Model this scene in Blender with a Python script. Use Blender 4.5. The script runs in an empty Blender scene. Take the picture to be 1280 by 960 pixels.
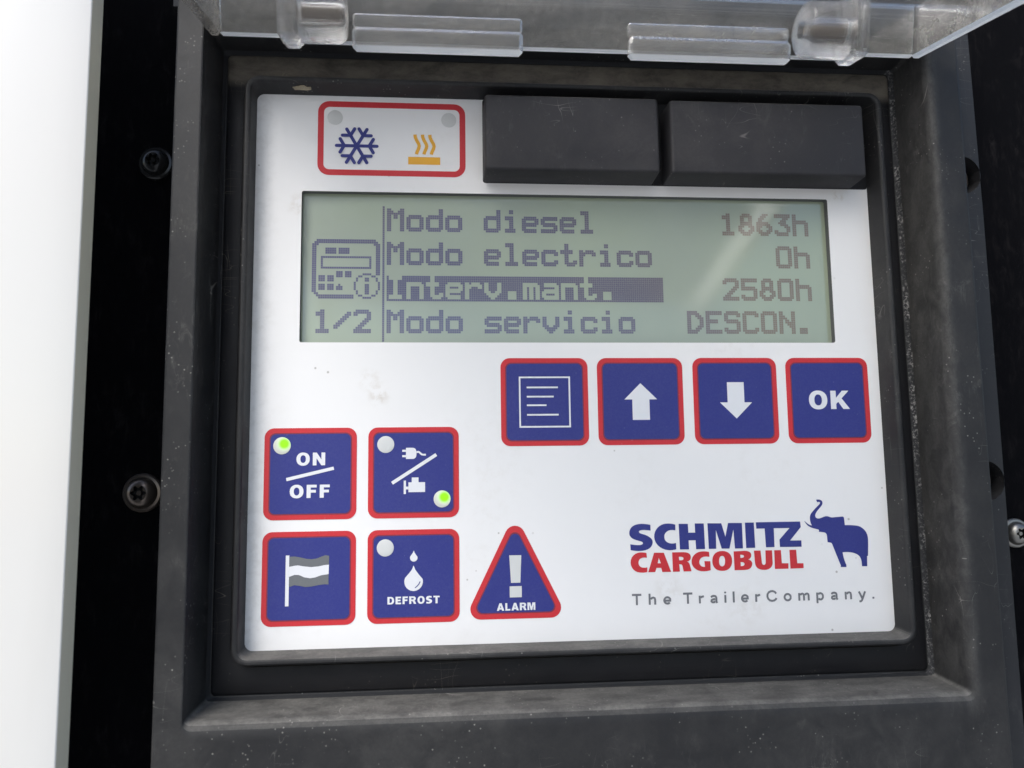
import bpy, bmesh, math, random
from mathutils import Vector, Matrix
from mathutils.geometry import tessellate_polygon
random.seed(7)
sc = bpy.context.scene
COL = sc.collection
MM = 0.001
# Panel coordinates in millimetres: u right, v up, w towards the viewer (the panel face hangs vertically, w = 0).
def P(u, v, w): return Vector((u*MM, -w*MM, v*MM))

# ------------------------------------------------------------------ camera
cam = bpy.data.cameras.new('camera'); cob = bpy.data.objects.new('camera', cam); COL.objects.link(cob)
RIGHT = (0.9963794, -0.0131338, 0.0839984); UP = (0.0036193, 0.9936526, 0.1124337); BACK = (-0.0849420, -0.1117226, 0.9901025)
mw = Matrix.Identity(4)
for i, a in enumerate((RIGHT, UP, BACK)):
    d = P(*a)/MM
    for k in range(3): mw[k][i] = d[k]
mw.translation = P(-19.98, -20.41, 179.74)
cob.matrix_world = mw
cam.sensor_width = 36.0; cam.lens = 28.125; cam.clip_start = 0.005; cam.clip_end = 50.0
cam.dof.use_dof = True; cam.dof.focus_distance = 0.182; cam.dof.aperture_fstop = 20.0
sc.camera = cob

# ------------------------------------------------------------------ daylight
SUN_EL, SUN_AZ = 45.0, -38.0          # azimuth: degrees to the left of the direction the panel faces
world = bpy.data.worlds.new('World'); sc.world = world; world.use_nodes = True
wn = world.node_tree; bg = wn.nodes['Background']
sky = wn.nodes.new('ShaderNodeTexSky'); sky.sky_type = 'NISHITA'; sky.sun_disc = False
sky.sun_elevation = math.radians(SUN_EL); sky.sun_rotation = math.radians(180.0 - SUN_AZ)
sky.air_density = 1.0; sky.dust_density = 1.5; sky.ozone_density = 1.0
wn.links.new(sky.outputs[0], bg.inputs[0]); bg.inputs[1].default_value = 0.08
sun = bpy.data.lights.new('sun', 'SUN'); sob = bpy.data.objects.new('sun', sun); COL.objects.link(sob)
sun.energy = 1.5; sun.angle = math.radians(36.0); sun.color = (1.0, 0.975, 0.94)
el, az = math.radians(SUN_EL), math.radians(SUN_AZ)
to_sun = Vector((math.sin(az)*math.cos(el), -math.cos(az)*math.cos(el), math.sin(el)))
sob.rotation_euler = to_sun.to_track_quat('Z', 'Y').to_euler()
sob.location = to_sun*3
vs = sc.view_settings
vs.view_transform = 'Standard'; vs.look = 'None'; vs.gamma = 1.0; vs.use_curve_mapping = False; vs.exposure = 1.12
sc.cycles.max_bounces = 14; sc.cycles.transmission_bounces = 12; sc.cycles.transparent_max_bounces = 12

# ------------------------------------------------------------------ materials
def newmat(name):
    m = bpy.data.materials.new(name); m.use_nodes = True
    return m, m.node_tree, m.node_tree.nodes['Principled BSDF']
class NT:
    """tiny node helper"""
    def __init__(s, t): s.t = t; s.l = t.links
    def n(s, kind, **kw):
        x = s.t.nodes.new(kind)
        for k, v in kw.items(): setattr(x, k, v)
        return x
    def put(s, sock, v):
        if hasattr(v, 'node'): s.l.new(v, sock)
        else: sock.default_value = v
    def coord(s, scale=(1,1,1)):
        c = s.n('ShaderNodeTexCoord'); m = s.n('ShaderNodeMapping'); m.inputs['Scale'].default_value = scale
        s.l.new(c.outputs['Object'], m.inputs[0]); return m.outputs[0]
    def noise(s, scale, detail=4, rough=.55, dist=0.0, vec=None):
        x = s.n('ShaderNodeTexNoise'); x.inputs['Scale'].default_value = scale; x.inputs['Detail'].default_value = detail
        x.inputs['Roughness'].default_value = rough; x.inputs['Distortion'].default_value = dist
        s.l.new(vec if vec is not None else s.coord(), x.inputs['Vector']); return x.outputs[0]
    def ramp(s, v, a, b, lo=0.0, hi=1.0):
        x = s.n('ShaderNodeMapRange'); x.interpolation_type = 'SMOOTHSTEP'
        s.l.new(v, x.inputs[0]); x.inputs[1].default_value = a; x.inputs[2].default_value = b
        x.inputs[3].default_value = lo; x.inputs[4].default_value = hi; return x.outputs[0]
    def math(s, op, a, b=0.0, clamp=False):
        x = s.n('ShaderNodeMath', operation=op); x.use_clamp = clamp
        s.put(x.inputs[0], a); s.put(x.inputs[1], b); return x.outputs[0]
    def mix(s, f, a, b):
        x = s.n('ShaderNodeMix', data_type='RGBA')
        s.put(x.inputs[0], f); s.put(x.inputs[6], a); s.put(x.inputs[7], b); return x.outputs[2]
    def bump(s, h, strength, dist):
        x = s.n('ShaderNodeBump'); x.inputs['Strength'].default_value = strength; x.inputs['Distance'].default_value = dist
        s.l.new(h, x.inputs['Height']); return x.outputs[0]
def C4(c): return (c[0], c[1], c[2], 1.0)

def mat_simple(name, col, rough=.5, spec=.5, metal=0.0, coat=0.0, coat_rough=.1):
    m, t, b = newmat(name)
    b.inputs['Base Color'].default_value = C4(col); b.inputs['Roughness'].default_value = rough
    b.inputs['Specular IOR Level'].default_value = spec; b.inputs['Metallic'].default_value = metal
    b.inputs['Coat Weight'].default_value = coat; b.inputs['Coat Roughness'].default_value = coat_rough
    return m

def mat_plastic(name, base, dust_col, film=.12, ledge=.75, scratch=.5, rough=.5, specks=.5, top_dust=None, side_dust_light=0.0):
    """moulded black plastic with a thin film of dust, hair scratches, dust specks, and dust lying on ledges that face up"""
    m, t, b = newmat(name); q = NT(t)
    big = q.noise(22, 3, .6); mid = q.noise(140, 6, .65, .6); fine = q.noise(1500, 4, .7)
    film_m = q.math('MULTIPLY', q.ramp(big, .35, .7, .25, 1.0), q.ramp(mid, .3, .72, .3, 1.0))
    scuff = q.math('MULTIPLY', q.ramp(q.noise(420, 5, .75, .8, q.coord((1, 1, .45))), .52, .74), q.ramp(q.noise(34, 3, .6, .4), .46, .66))
    film_m = q.math('MULTIPLY', q.math('ADD', film_m, q.math('MULTIPLY', scuff, 1.3)), film)
    # dust settled where the surface faces up
    g = q.n('ShaderNodeNewGeometry'); sp = q.n('ShaderNodeSeparateXYZ'); t.links.new(g.outputs['True Normal'], sp.inputs[0])
    up = q.ramp(sp.outputs[2], .25, .8)
    led = q.math('MULTIPLY', up, q.math('MULTIPLY', q.ramp(q.noise(260, 6, .72, .3, q.coord((.55, 1, 1))), .25, .7, .35, 1.0), ledge))
    # hair scratches: thin level lines of a warped noise
    def hair(scale, seedvec, width, lo, hi):
        h = q.noise(scale, 1.0, .4, .35, q.coord(seedvec))
        line = q.ramp(q.math('ABSOLUTE', q.math('SUBTRACT', h, .5)), 0.0, width, 1.0, 0.0)
        return q.math('MULTIPLY', line, q.ramp(q.noise(60, 2, .5, 0, q.coord((1.3, 1.7, .9))), lo, hi))
    hs = q.math('ADD', hair(60, (1, 1, 5.0), .004, .56, .68), hair(75, (4.5, 1, .8), .004, .57, .69))
    hs = q.math('MULTIPLY', hs, scratch)
    vor = q.n('ShaderNodeTexVoronoi'); vor.inputs['Scale'].default_value = 900; t.links.new(q.coord(), vor.inputs['Vector'])
    spk = q.math('MULTIPLY', q.ramp(vor.outputs['Distance'], .10, .2, 1.0, 0.0), q.ramp(q.noise(130, 3), .52, .66))
    spk = q.math('MULTIPLY', spk, specks)
    d = q.math('ADD', q.math('ADD', film_m, led), q.math('ADD', hs, spk), True)
    if side_dust_light:     # scuffed dust on the right inner wall, with added paleness standing in for light
        tx = q.n('ShaderNodeTexCoord'); sx = q.n('ShaderNodeSeparateXYZ'); t.links.new(tx.outputs['Object'], sx.inputs[0])
        k = q.math('MULTIPLY', q.ramp(sx.outputs[0], .0895, .0902), q.ramp(sx.outputs[0], .0922, .0945, 1.0, .12))
        k = q.math('MULTIPLY', k, q.ramp(sx.outputs[2], -.078, -.060))
        k = q.math('MULTIPLY', k, q.ramp(q.noise(330, 6, .74, .6, q.coord((1, 1, .5))), .3, .7, .2, 1.0))
        d = q.math('ADD', d, q.math('MULTIPLY', k, side_dust_light), True)
    d = q.math('MULTIPLY', d, q.ramp(fine, .25, .7, .75, 1.1), True)
    colr = q.mix(d, C4(base), C4(dust_col))
    if top_dust:      # brown road dust gathered along the top run, below the hinge
        tc = q.n('ShaderNodeTexCoord'); sz = q.n('ShaderNodeSeparateXYZ'); t.links.new(tc.outputs['Object'], sz.inputs[0])
        k = q.math('MULTIPLY', q.ramp(sz.outputs[2], .068, .071), q.ramp(q.noise(300, 6, .72, .3, q.coord((.5, 1, 1))), .25, .7, .25, .9))
        colr = q.mix(q.math('ADD', k, q.math('MULTIPLY', hs, 1.5), True), colr, C4(top_dust))
    t.links.new(colr, b.inputs['Base Color'])
    t.links.new(q.math('ADD', q.math('MULTIPLY', d, .45), q.ramp(mid, .3, .7, rough-.06, rough+.08), True), b.inputs['Roughness'])
    b.inputs['Specular IOR Level'].default_value = .3
    t.links.new(q.bump(q.math('ADD', q.math('MULTIPLY', fine, .5), q.math('MULTIPLY', mid, 1.0)), .25, .00012), b.inputs['Normal'])
    return m

M = {}
M['housing'] = mat_plastic('dusty_black_plastic', (.0135, .0138, .0155), (.235, .226, .208), film=.155, ledge=.62, scratch=.6, specks=.8, side_dust_light=.2)
def mat_crevice():
    m, t, b = newmat('crevice_dust'); q = NT(t)
    a = q.noise(1500, 3, .7); c = q.noise(220, 4, .7)
    k = q.math('MULTIPLY', q.ramp(a, .46, .7, 0, .8), q.ramp(c, .38, .66, .12, 1.0))
    tc = q.n('ShaderNodeTexCoord'); sx = q.n('ShaderNodeSeparateXYZ'); t.links.new(tc.outputs['Object'], sx.inputs[0])
    k = q.math('MULTIPLY', k, q.ramp(sx.outputs[0], .0885, .0893))      # more of it has gathered on the windward side
    t.links.new(q.mix(k, C4((.024, .025, .028)), C4((.55, .53, .50))), b.inputs['Base Color'])
    b.inputs['Roughness'].default_value = .7
    return m
M['dustline'] = mat_crevice()
M['cover'] = mat_plastic('matt_black_plastic', (.024, .024, .028), (.22, .205, .195), film=.19, ledge=.3, scratch=.6, rough=.58)
M['flange'] = mat_plastic('flange_plastic', (.022, .023, .026), (.2, .19, .18), film=.08, ledge=.3)
M['seal'] = mat_plastic('black_rubber_seal', (.008, .008, .010), (.16, .145, .12), film=.05, ledge=.2, scratch=.3, top_dust=(.20, .175, .14), rough=.55, specks=.35)  # near-black colour carries the shade of the channel floor; dust on top
M['mask'] = mat_simple('window_edge', (.11, .115, .115), .6)

def mat_panel():
    m, t, b = newmat('white_membrane'); q = NT(t)
    n1 = q.noise(35, 5, .6); n2 = q.noise(420, 5, .65); n3 = q.noise(2600, 2, .5)
    dirt = q.math('MULTIPLY', q.ramp(n1, .48, .75), q.ramp(n2, .42, .75, .1, 1.0))
    c = q.mix(q.math('MULTIPLY', dirt, .22), C4((.815, .808, .80)), C4((.55, .50, .43)))
    vor = q.n('ShaderNodeTexVoronoi'); vor.inputs['Scale'].default_value = 260; t.links.new(q.coord(), vor.inputs['Vector'])
    spk = q.math('MULTIPLY', q.ramp(vor.outputs['Distance'], .05, .09, 1.0, 0.0), q.ramp(q.noise(50, 2), .55, .62))
    c = q.mix(q.math('MULTIPLY', spk, .55), c, C4((.2, .17, .14)))
    # grime rubbed along the left edge and three dried brown spots
    tc = q.n('ShaderNodeTexCoord'); sp = q.n('ShaderNodeSeparateXYZ'); t.links.new(tc.outputs['Object'], sp.inputs[0])
    edge = q.math('MULTIPLY', q.ramp(sp.outputs[0], -.0625, -.055, 1.0, 0.0), q.ramp(n2, .45, .62))
    c = q.mix(q.math('MULTIPLY', edge, .13), c, C4((.35, .33, .30)))
    for (u, v, r, s) in ((-34.5, -2.6, 3.0, .42), (-36.5, .8, 3.6, .2), (75.2, 45.2, 1.7, .8), (-53, 41, 3.5, .25), (30, -46.5, 5, .16), (48, -50.5, 6, .12)):
        d = q.n('ShaderNodeVectorMath', operation='DISTANCE'); t.links.new(tc.outputs['Object'], d.inputs[0]); d.inputs[1].default_value = (u*MM, 0, v*MM)
        k = q.math('MULTIPLY', q.ramp(d.outputs['Value'], r*.15*MM, r*MM, 1.0, 0.0), q.ramp(n2, .4, .62))
        c = q.mix(q.math('MULTIPLY', k, s), c, C4((.42, .34, .24)))
    t.links.new(c, b.inputs['Base Color'])
    b.inputs['Roughness'].default_value = .5; b.inputs['Specular IOR Level'].default_value = .4
    t.links.new(q.bump(n3, .12, .00005), b.inputs['Normal'])
    return m
M['panel'] = mat_panel()

def mat_print(name, col, dust=.10):
    """ink under a satin film, with a little dust on it"""
    m, t, b = newmat(name); q = NT(t)
    n = q.noise(2400, 3, .7); n2 = q.noise(60, 2)
    d = q.math('MULTIPLY', q.ramp(n, .35, .75, .25, .8), q.ramp(n2, .3, .7, .6, 1.0))
    vor = q.n('ShaderNodeTexVoronoi'); vor.inputs['Scale'].default_value = 620; t.links.new(q.coord(), vor.inputs['Vector'])
    spk = q.math('MULTIPLY', q.ramp(vor.outputs['Distance'], .05, .13, 1.0, 0.0), q.ramp(q.noise(160, 3), .5, .62))
    d = q.math('ADD', q.math('MULTIPLY', d, dust), q.math('MULTIPLY', spk, dust*1.6), True)
    t.links.new(q.mix(d, C4(col), C4((.5, .49, .47))), b.inputs['Base Color'])
    b.inputs['Roughness'].default_value = .45; b.inputs['Specular IOR Level'].default_value = .4
    return m
BLUE = (.018, .026, .20)
M['blue'] = mat_print('blue_ink', BLUE, .055)
M['red'] = mat_print('red_ink', (.56, .018, .028), .06)
M['rim_ink'] = mat_print('dark_red_ink', (.20, .02, .045), .06)
M['white'] = mat_print('white_ink', (.74, .75, .78), .08)
M['grey'] = mat_print('grey_ink', (.135, .145, .155), .06)
M['slogan'] = mat_print('slogan_grey_ink', (.16, .165, .18), .05)
M['orange'] = mat_print('orange_ink', (.80, .40, .02), .08)
M['dome'] = mat_simple('lamp_window', (.62, .63, .62), .35)
M['dome_pale'] = mat_simple('pale_lamp_window', (.60, .60, .585), .4)

def mat_led():
    m, t, b = newmat('lit_green_lamp'); q = NT(t)
    tc = q.n('ShaderNodeTexCoord'); d = q.n('ShaderNodeVectorMath', operation='DISTANCE')
    t.links.new(tc.outputs['Object'], d.inputs[0]); d.inputs[1].default_value = (.00050*1, 0, .00042)
    glow = q.ramp(d.outputs['Value'], .0008, .0023, 1.0, 0.0)
    core = q.ramp(d.outputs['Value'], .0007, .0016, 1.0, 0.0)
    b.inputs['Base Color'].default_value = (.62, .63, .58, 1)
    b.inputs['Roughness'].default_value = .4
    t.links.new(q.mix(core, C4((.42, .78, .12)), C4((.25, 1.0, 0.0))), b.inputs['Emission Color'])
    t.links.new(q.math('ADD', q.math('MULTIPLY', glow, .16), q.math('MULTIPLY', core, .5)), b.inputs['Emission Strength'])
    t.links.new(q.mix(core, C4((.62, .63, .58)), C4((.02, .06, .0))), b.inputs['Base Color'])
    return m
M['led'] = mat_led()

def mat_lcd(name, base, tint):
    m, t, b = newmat(name); q = NT(t)
    n = q.noise(16, 2, .5, .4)
    f = q.ramp(n, .36, .66)
    if name == 'lcd_dots':      # the dots turn from violet to brown across the glass
        tc = q.n('ShaderNodeTexCoord'); sx = q.n('ShaderNodeSeparateXYZ'); t.links.new(tc.outputs['Object'], sx.inputs[0])
        f = q.math('ADD', q.math('MULTIPLY', f, .35), q.ramp(sx.outputs[0], .005, .06, 0.0, .85), True)
    t.links.new(q.mix(f, C4(base), C4(tint)), b.inputs['Base Color'])
    b.inputs['Roughness'].default_value = .6; b.inputs['Specular IOR Level'].default_value = .2
    b.inputs['Coat Weight'].default_value = 1.0; b.inputs['Coat Roughness'].default_value = .1; b.inputs['Coat IOR'].default_value = 1.95
    return m
M['lcd'] = mat_lcd('lcd_glass', (.30, .345, .265), (.335, .39, .27))
M['lcd_dot'] = mat_lcd('lcd_dots', (.078, .076, .15), (.20, .155, .105))

def mat_clear(name, gain, base):
    m, t, b = newmat(name); q = NT(t)
    n1 = q.noise(45, 5, .65, .5, q.coord((.5, 1, 1))); n2 = q.noise(700, 4, .7)
    h = q.noise(90, 1.5, .5, 1.5, q.coord((.6, 2, 2)))
    line = q.math('MULTIPLY', q.ramp(q.math('ABSOLUTE', q.math('SUBTRACT', h, .5)), 0, .004, 1.0, 0.0), q.ramp(n1, .5, .62))
    b.inputs['Base Color'].default_value = (.93, .93, .92, 1)
    b.inputs['IOR'].default_value = 1.49; b.inputs['Transmission Weight'].default_value = 1.0
    t.links.new(q.ramp(n1, .35, .75, .015, .09), b.inputs['Roughness'])
    dif = q.n('ShaderNodeBsdfDiffuse'); dif.inputs[0].default_value = (.62, .585, .53, 1)
    mx = q.n('ShaderNodeMixShader')
    f = q.math('ADD', q.math('MULTIPLY', q.ramp(n1, .35, .75), q.ramp(n2, .3, .7, .3, 1.0)), q.math('MULTIPLY', line, 1.2))
    t.links.new(q.math('ADD', q.math('MULTIPLY', f, gain), base, True), mx.inputs[0])
    out = t.nodes['Material Output']
    tr = q.n('ShaderNodeBsdfTransparent'); m2 = q.n('ShaderNodeMixShader'); m2.inputs[0].default_value = .35
    t.links.new(b.outputs[0], m2.inputs[1]); t.links.new(tr.outputs[0], m2.inputs[2])
    t.links.new(m2.outputs[0], mx.inputs[1]); t.links.new(dif.outputs[0], mx.inputs[2]); t.links.new(mx.outputs[0], out.inputs[0])
    return m
M['clear'] = mat_clear('scuffed_clear_plastic', .30, .03)
M['clear_dusty'] = mat_clear('dusty_clear_plastic', .40, .08)
def mat_glint():
    m, t, b = newmat('frosted_clear_edge'); q = NT(t)
    b.inputs['Base Color'].default_value = (.88, .90, .92, 1); b.inputs['Roughness'].default_value = .45
    tl = q.n('ShaderNodeBsdfTranslucent'); tl.inputs[0].default_value = (.92, .95, .97, 1)
    mx = q.n('ShaderNodeMixShader'); mx.inputs[0].default_value = .5
    t.links.new(b.outputs[0], mx.inputs[1]); t.links.new(tl.outputs[0], mx.inputs[2]); t.links.new(mx.outputs[0], t.nodes['Material Output'].inputs[0])
    return m
M['frost'] = mat_glint()  # pale colour standing in for bright light along the lid edges
M['steel'] = mat_simple('dull_steel', (.30, .29, .27), .38, .5, .9)
M['dark_steel'] = mat_simple('browned_steel', (.20, .165, .14), .3, .5, .8)
M['black_steel'] = mat_simple('blackened_steel', (.03, .03, .03), .2, .5, .3)
M['socket'] = mat_simple('socket_black', (.008, .008, .008), .6)
M['pin'] = mat_simple('brown_hinge_pin', (.13, .095, .065), .55)

def mat_door():
    m, t, b = newmat('white_gloss_paint'); q = NT(t)
    n = q.noise(18, 4, .6, .3, q.coord((2.2, 1, .5)))
    t.links.new(q.mix(q.math('MULTIPLY', q.ramp(n, .5, .75), .25), C4((.745, .725, .685)), C4((.58, .555, .50))), b.inputs['Base Color'])
    b.inputs['Roughness'].default_value = .35; b.inputs['Coat Weight'].default_value = .6; b.inputs['Coat Roughness'].default_value = .08
    return m
M['door'] = mat_door()
M['door_edge'] = mat_simple('cream_edge', (.66, .63, .50), .55)
def mat_felt():
    m, t, b = newmat('black_felt'); q = NT(t)
    n = q.noise(500, 5, .7, .4, q.coord((1, 1, .35))); n2 = q.noise(90, 3)
    t.links.new(q.mix(q.math('MULTIPLY', q.ramp(n, .45, .75), q.ramp(n2, .4, .65)), C4((.004, .004, .005)), C4((.016, .0145, .015))), b.inputs['Base Color'])
    b.inputs['Roughness'].default_value = 1.0; b.inputs['Specular IOR Level'].default_value = .05
    t.links.new(q.bump(n, .5, .0004), b.inputs['Normal'])
    return m
M['felt'] = mat_felt()
M['mud'] = mat_simple('dried_mud', (.36, .31, .22), .9)

# ------------------------------------------------------------------ object helpers
def thing(name, label, cat, group=None):
    o = bpy.data.objects.new(name, None); COL.objects.link(o); o.empty_display_size = .01
    tag(o, label, cat, group); return o
def tag(o, label, cat=None, group=None, kind=None):
    o['label'] = label
    if cat: o['category'] = cat
    if group: o['group'] = group
    if kind: o['kind'] = kind
    return o
class MB:
    """collects geometry in panel millimetres"""
    def __init__(s): s.v = []; s.f = []; s.m = []
    def add(s, verts, faces, mi=0):
        k = len(s.v); s.v += [tuple(x) for x in verts]
        for f in faces: s.f.append(tuple(i+k for i in f)); s.m.append(mi)
    def flat(s, loops, w, mi=0, flip=False):
        vl = [[Vector((p[0], p[1], 0)) for p in lp] for lp in loops]
        pts = [p for lp in vl for p in lp]
        out = []
        for a, b, c in tessellate_polygon(vl):
            A, B, Cc = pts[a], pts[b], pts[c]
            cr = (B-A).cross(Cc-A).z
            if abs(cr) < 1e-9: continue
            out.append((a, b, c) if (cr > 0) != flip else (a, c, b))
        s.add([(p.x, p.y, w) for p in pts], out, mi)
    def extrude(s, loops, w0, w1, mi=0, side_mi=None):
        s.flat(loops, w1, mi); s.flat(loops, w0, mi, True)
        for k, lp in enumerate(loops):
            n = len(lp); area = sum(lp[i][0]*lp[(i+1) % n][1]-lp[(i+1) % n][0]*lp[i][1] for i in range(n))
            vs_ = [(p[0], p[1], w0) for p in lp]+[(p[0], p[1], w1) for p in lp]
            fs = []
            for i in range(n):
                j = (i+1) % n; q_ = (i, j, n+j, n+i)
                if (area > 0) == (k > 0): q_ = q_[::-1]
                fs.append(q_)
            s.add(vs_, fs, mi if side_mi is None else side_mi)
    def loft(s, rings, mis=None, cap0=False, cap1=False, mi_cap=0):
        n = len(rings[0]); vs_ = [p for r in rings for p in r]; k0 = len(s.v)
        s.v += [tuple(p) for p in vs_]
        for a in range(len(rings)-1):
            for i in range(n):
                j = (i+1) % n
                s.f.append((k0+a*n+i, k0+a*n+j, k0+(a+1)*n+j, k0+(a+1)*n+i)); s.m.append(mis[a] if mis else 0)
        if cap0: s.f.append(tuple(k0+i for i in range(n))[::-1]); s.m.append(mi_cap)
        if cap1: s.f.append(tuple(k0+(len(rings)-1)*n+i for i in range(n))); s.m.append(mi_cap)
    def build(s, name, mats, parent=None, label=None, smooth=None, origin=(0, 0, 0), weld=False):
        me = bpy.data.meshes.new(name)
        o0 = P(*origin)
        me.from_pydata([P(*p)-o0 for p in s.v], [], s.f)
        for m in (mats if isinstance(mats, (list, tuple)) else [mats]): me.materials.append(m)
        for i, p in enumerate(me.polygons): p.material_index = s.m[i]
        if weld:
            bm = bmesh.new(); bm.from_mesh(me); bmesh.ops.remove_doubles(bm, verts=bm.verts, dist=1e-7)
            bmesh.ops.recalc_face_normals(bm, faces=bm.faces); bm.to_mesh(me); bm.free()
        if smooth is not None:
            me.polygons.foreach_set('use_smooth', [True]*len(me.polygons))
            me.set_sharp_from_angle(angle=math.radians(smooth))
        me.update()
        ob = bpy.data.objects.new(name, me); COL.objects.link(ob); ob.location = o0
        if parent is not None: ob.parent = parent; ob.location = o0-parent_origin(parent)
        if label: ob['label'] = label
        return ob
def parent_origin(p):
    o = p.location.copy()
    while p.parent: p = p.parent; o += p.location
    return o
def rrect(l, r, b, t, rad, w=None, n=7):
    pts = []
    for cx, cy, a0 in ((r-rad, b+rad, -90), (r-rad, t-rad, 0), (l+rad, t-rad, 90), (l+rad, b+rad, 180)):
        for k in range(n+1):
            a = math.radians(a0+90*k/n); x = (cx+rad*math.cos(a), cy+rad*math.sin(a))
            pts.append(x if w is None else (x[0], x[1], w))
    return pts
def circ(cx, cy, r, n=28, w=None):
    pts = [(cx+r*math.cos(2*math.pi*k/n), cy+r*math.sin(2*math.pi*k/n)) for k in range(n)]
    return pts if w is None else [(x, y, w) for x, y in pts]
def arc(cx, cy, rx, ry, a0, a1, n=14, e=2.0):
    out = []
    for k in range(n+1):
        a = math.radians(a0+(a1-a0)*k/n); c, s_ = math.cos(a), math.sin(a)
        out.append((cx+rx*math.copysign(abs(c)**(2/e), c), cy+ry*math.copysign(abs(s_)**(2/e), s_)))
    return out
def strip(pts, th, ext=0.0):
    """outline of a stroke of width th along pts with square ends"""
    L, R = [], []
    n = len(pts)
    for i, p in enumerate(pts):
        a = pts[max(i-1, 0)]; b = pts[min(i+1, n-1)]
        d = Vector((b[0]-a[0], b[1]-a[1])).normalized(); nn = Vector((-d.y, d.x))*th/2
        e = d*(ext*(-1 if i == 0 else 1 if i == n-1 else 0))
        L.append((p[0]+nn.x+e.x, p[1]+nn.y+e.y)); R.append((p[0]-nn.x+e.x, p[1]-nn.y+e.y))
    return L+R[::-1]

# traced outlines of the printed mark on the membrane, in panel millimetres
LOGO_BLUE=[[[[26.34,-32.24],[26.35,-33.51],[25.96,-33.45],[25.59,-33.4],[25.22,-33.36],[24.88,-33.34],[24.55,-33.34],[24.25,-33.37],[23.97,-33.42],[23.81,-33.5],[23.71,-33.59],[23.66,-33.7],[23.68,-33.81],[23.76,-33.92],[23.91,-34.03],[24.12,-34.14],[24.33,-34.21],[24.58,-34.28],[24.86,-34.37],[25.16,-34.47],[25.47,-34.6],[25.78,-34.76],[26.08,-34.96],[26.3,-35.14],[26.48,-35.32],[26.61,-35.51],[26.69,-35.7],[26.74,-35.89],[26.75,-36.09],[26.72,-36.3],[26.59,-36.73],[26.35,-37.1],[26.02,-37.4],[25.58,-37.64],[25.05,-37.82],[24.44,-37.93],[23.74,-37.98],[23.39,-37.97],[23.05,-37.95],[22.74,-37.92],[22.44,-37.88],[22.16,-37.84],[21.9,-37.79],[21.66,-37.74],[21.62,-36.45],[21.97,-36.52],[22.34,-36.58],[22.72,-36.63],[23.09,-36.66],[23.44,-36.67],[23.76,-36.66],[24.04,-36.63],[24.28,-36.55],[24.44,-36.45],[24.52,-36.34],[24.52,-36.21],[24.45,-36.09],[24.3,-35.97],[24.07,-35.87],[23.79,-35.78],[23.48,-35.69],[23.14,-35.59],[22.81,-35.48],[22.49,-35.36],[22.19,-35.21],[21.95,-35.04],[21.76,-34.86],[21.62,-34.66],[21.52,-34.46],[21.47,-34.24],[21.45,-34.02],[21.47,-33.78],[21.51,-33.54],[21.68,-33.11],[21.93,-32.76],[22.27,-32.47],[22.68,-32.25],[23.14,-32.1],[23.65,-32.01],[24.19,-31.97],[24.52,-31.98],[24.84,-32.0],[25.15,-32.03],[25.45,-32.07],[25.75,-32.11],[26.04,-32.17],[26.34,-32.24]]],[[[32.09,-32.28],[32.05,-33.57],[31.73,-33.51],[31.41,-33.47],[31.1,-33.47],[30.79,-33.51],[30.5,-33.58],[30.24,-33.7],[29.99,-33.87],[29.79,-34.06],[29.63,-34.27],[29.52,-34.51],[29.47,-34.77],[29.46,-35.04],[29.5,-35.32],[29.59,-35.61],[29.77,-35.88],[30.02,-36.12],[30.34,-36.3],[30.72,-36.43],[31.15,-36.49],[31.61,-36.47],[32.1,-36.36],[32.12,-37.78],[31.71,-37.86],[31.31,-37.91],[30.92,-37.94],[30.55,-37.94],[30.19,-37.91],[29.85,-37.85],[29.51,-37.77],[28.92,-37.54],[28.41,-37.24],[27.97,-36.87],[27.62,-36.45],[27.36,-35.97],[27.2,-35.45],[27.14,-34.9],[27.2,-34.34],[27.36,-33.81],[27.62,-33.33],[27.96,-32.91],[28.39,-32.56],[28.88,-32.28],[29.45,-32.1],[29.83,-32.04],[30.23,-32.02],[30.62,-32.02],[31.02,-32.06],[31.4,-32.11],[31.76,-32.19],[32.09,-32.28]]],[[[32.86,-32.13],[35.0,-32.17],[35.03,-34.13],[36.61,-34.16],[36.6,-32.1],[38.69,-32.14],[38.77,-37.85],[36.69,-37.85],[36.64,-35.85],[35.03,-35.84],[35.06,-37.85],[32.96,-37.84]]],[[[39.54,-32.12],[42.77,-32.18],[43.6,-35.22],[44.35,-32.14],[47.59,-32.2],[47.59,-37.9],[45.72,-37.89],[45.53,-33.61],[44.44,-37.87],[42.63,-37.84],[41.44,-33.66],[41.35,-37.85],[39.65,-37.85]]],[[[48.3,-32.14],[50.38,-32.14],[50.46,-37.82],[48.35,-37.83]]],[[[50.86,-32.1],[61.32,-32.12],[61.43,-33.36],[58.74,-36.36],[61.4,-36.38],[61.38,-37.81],[56.28,-37.77],[56.24,-36.11],[58.75,-33.53],[55.03,-33.5],[54.99,-37.75],[52.98,-37.76],[52.87,-33.54],[50.93,-33.54]]]]
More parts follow.
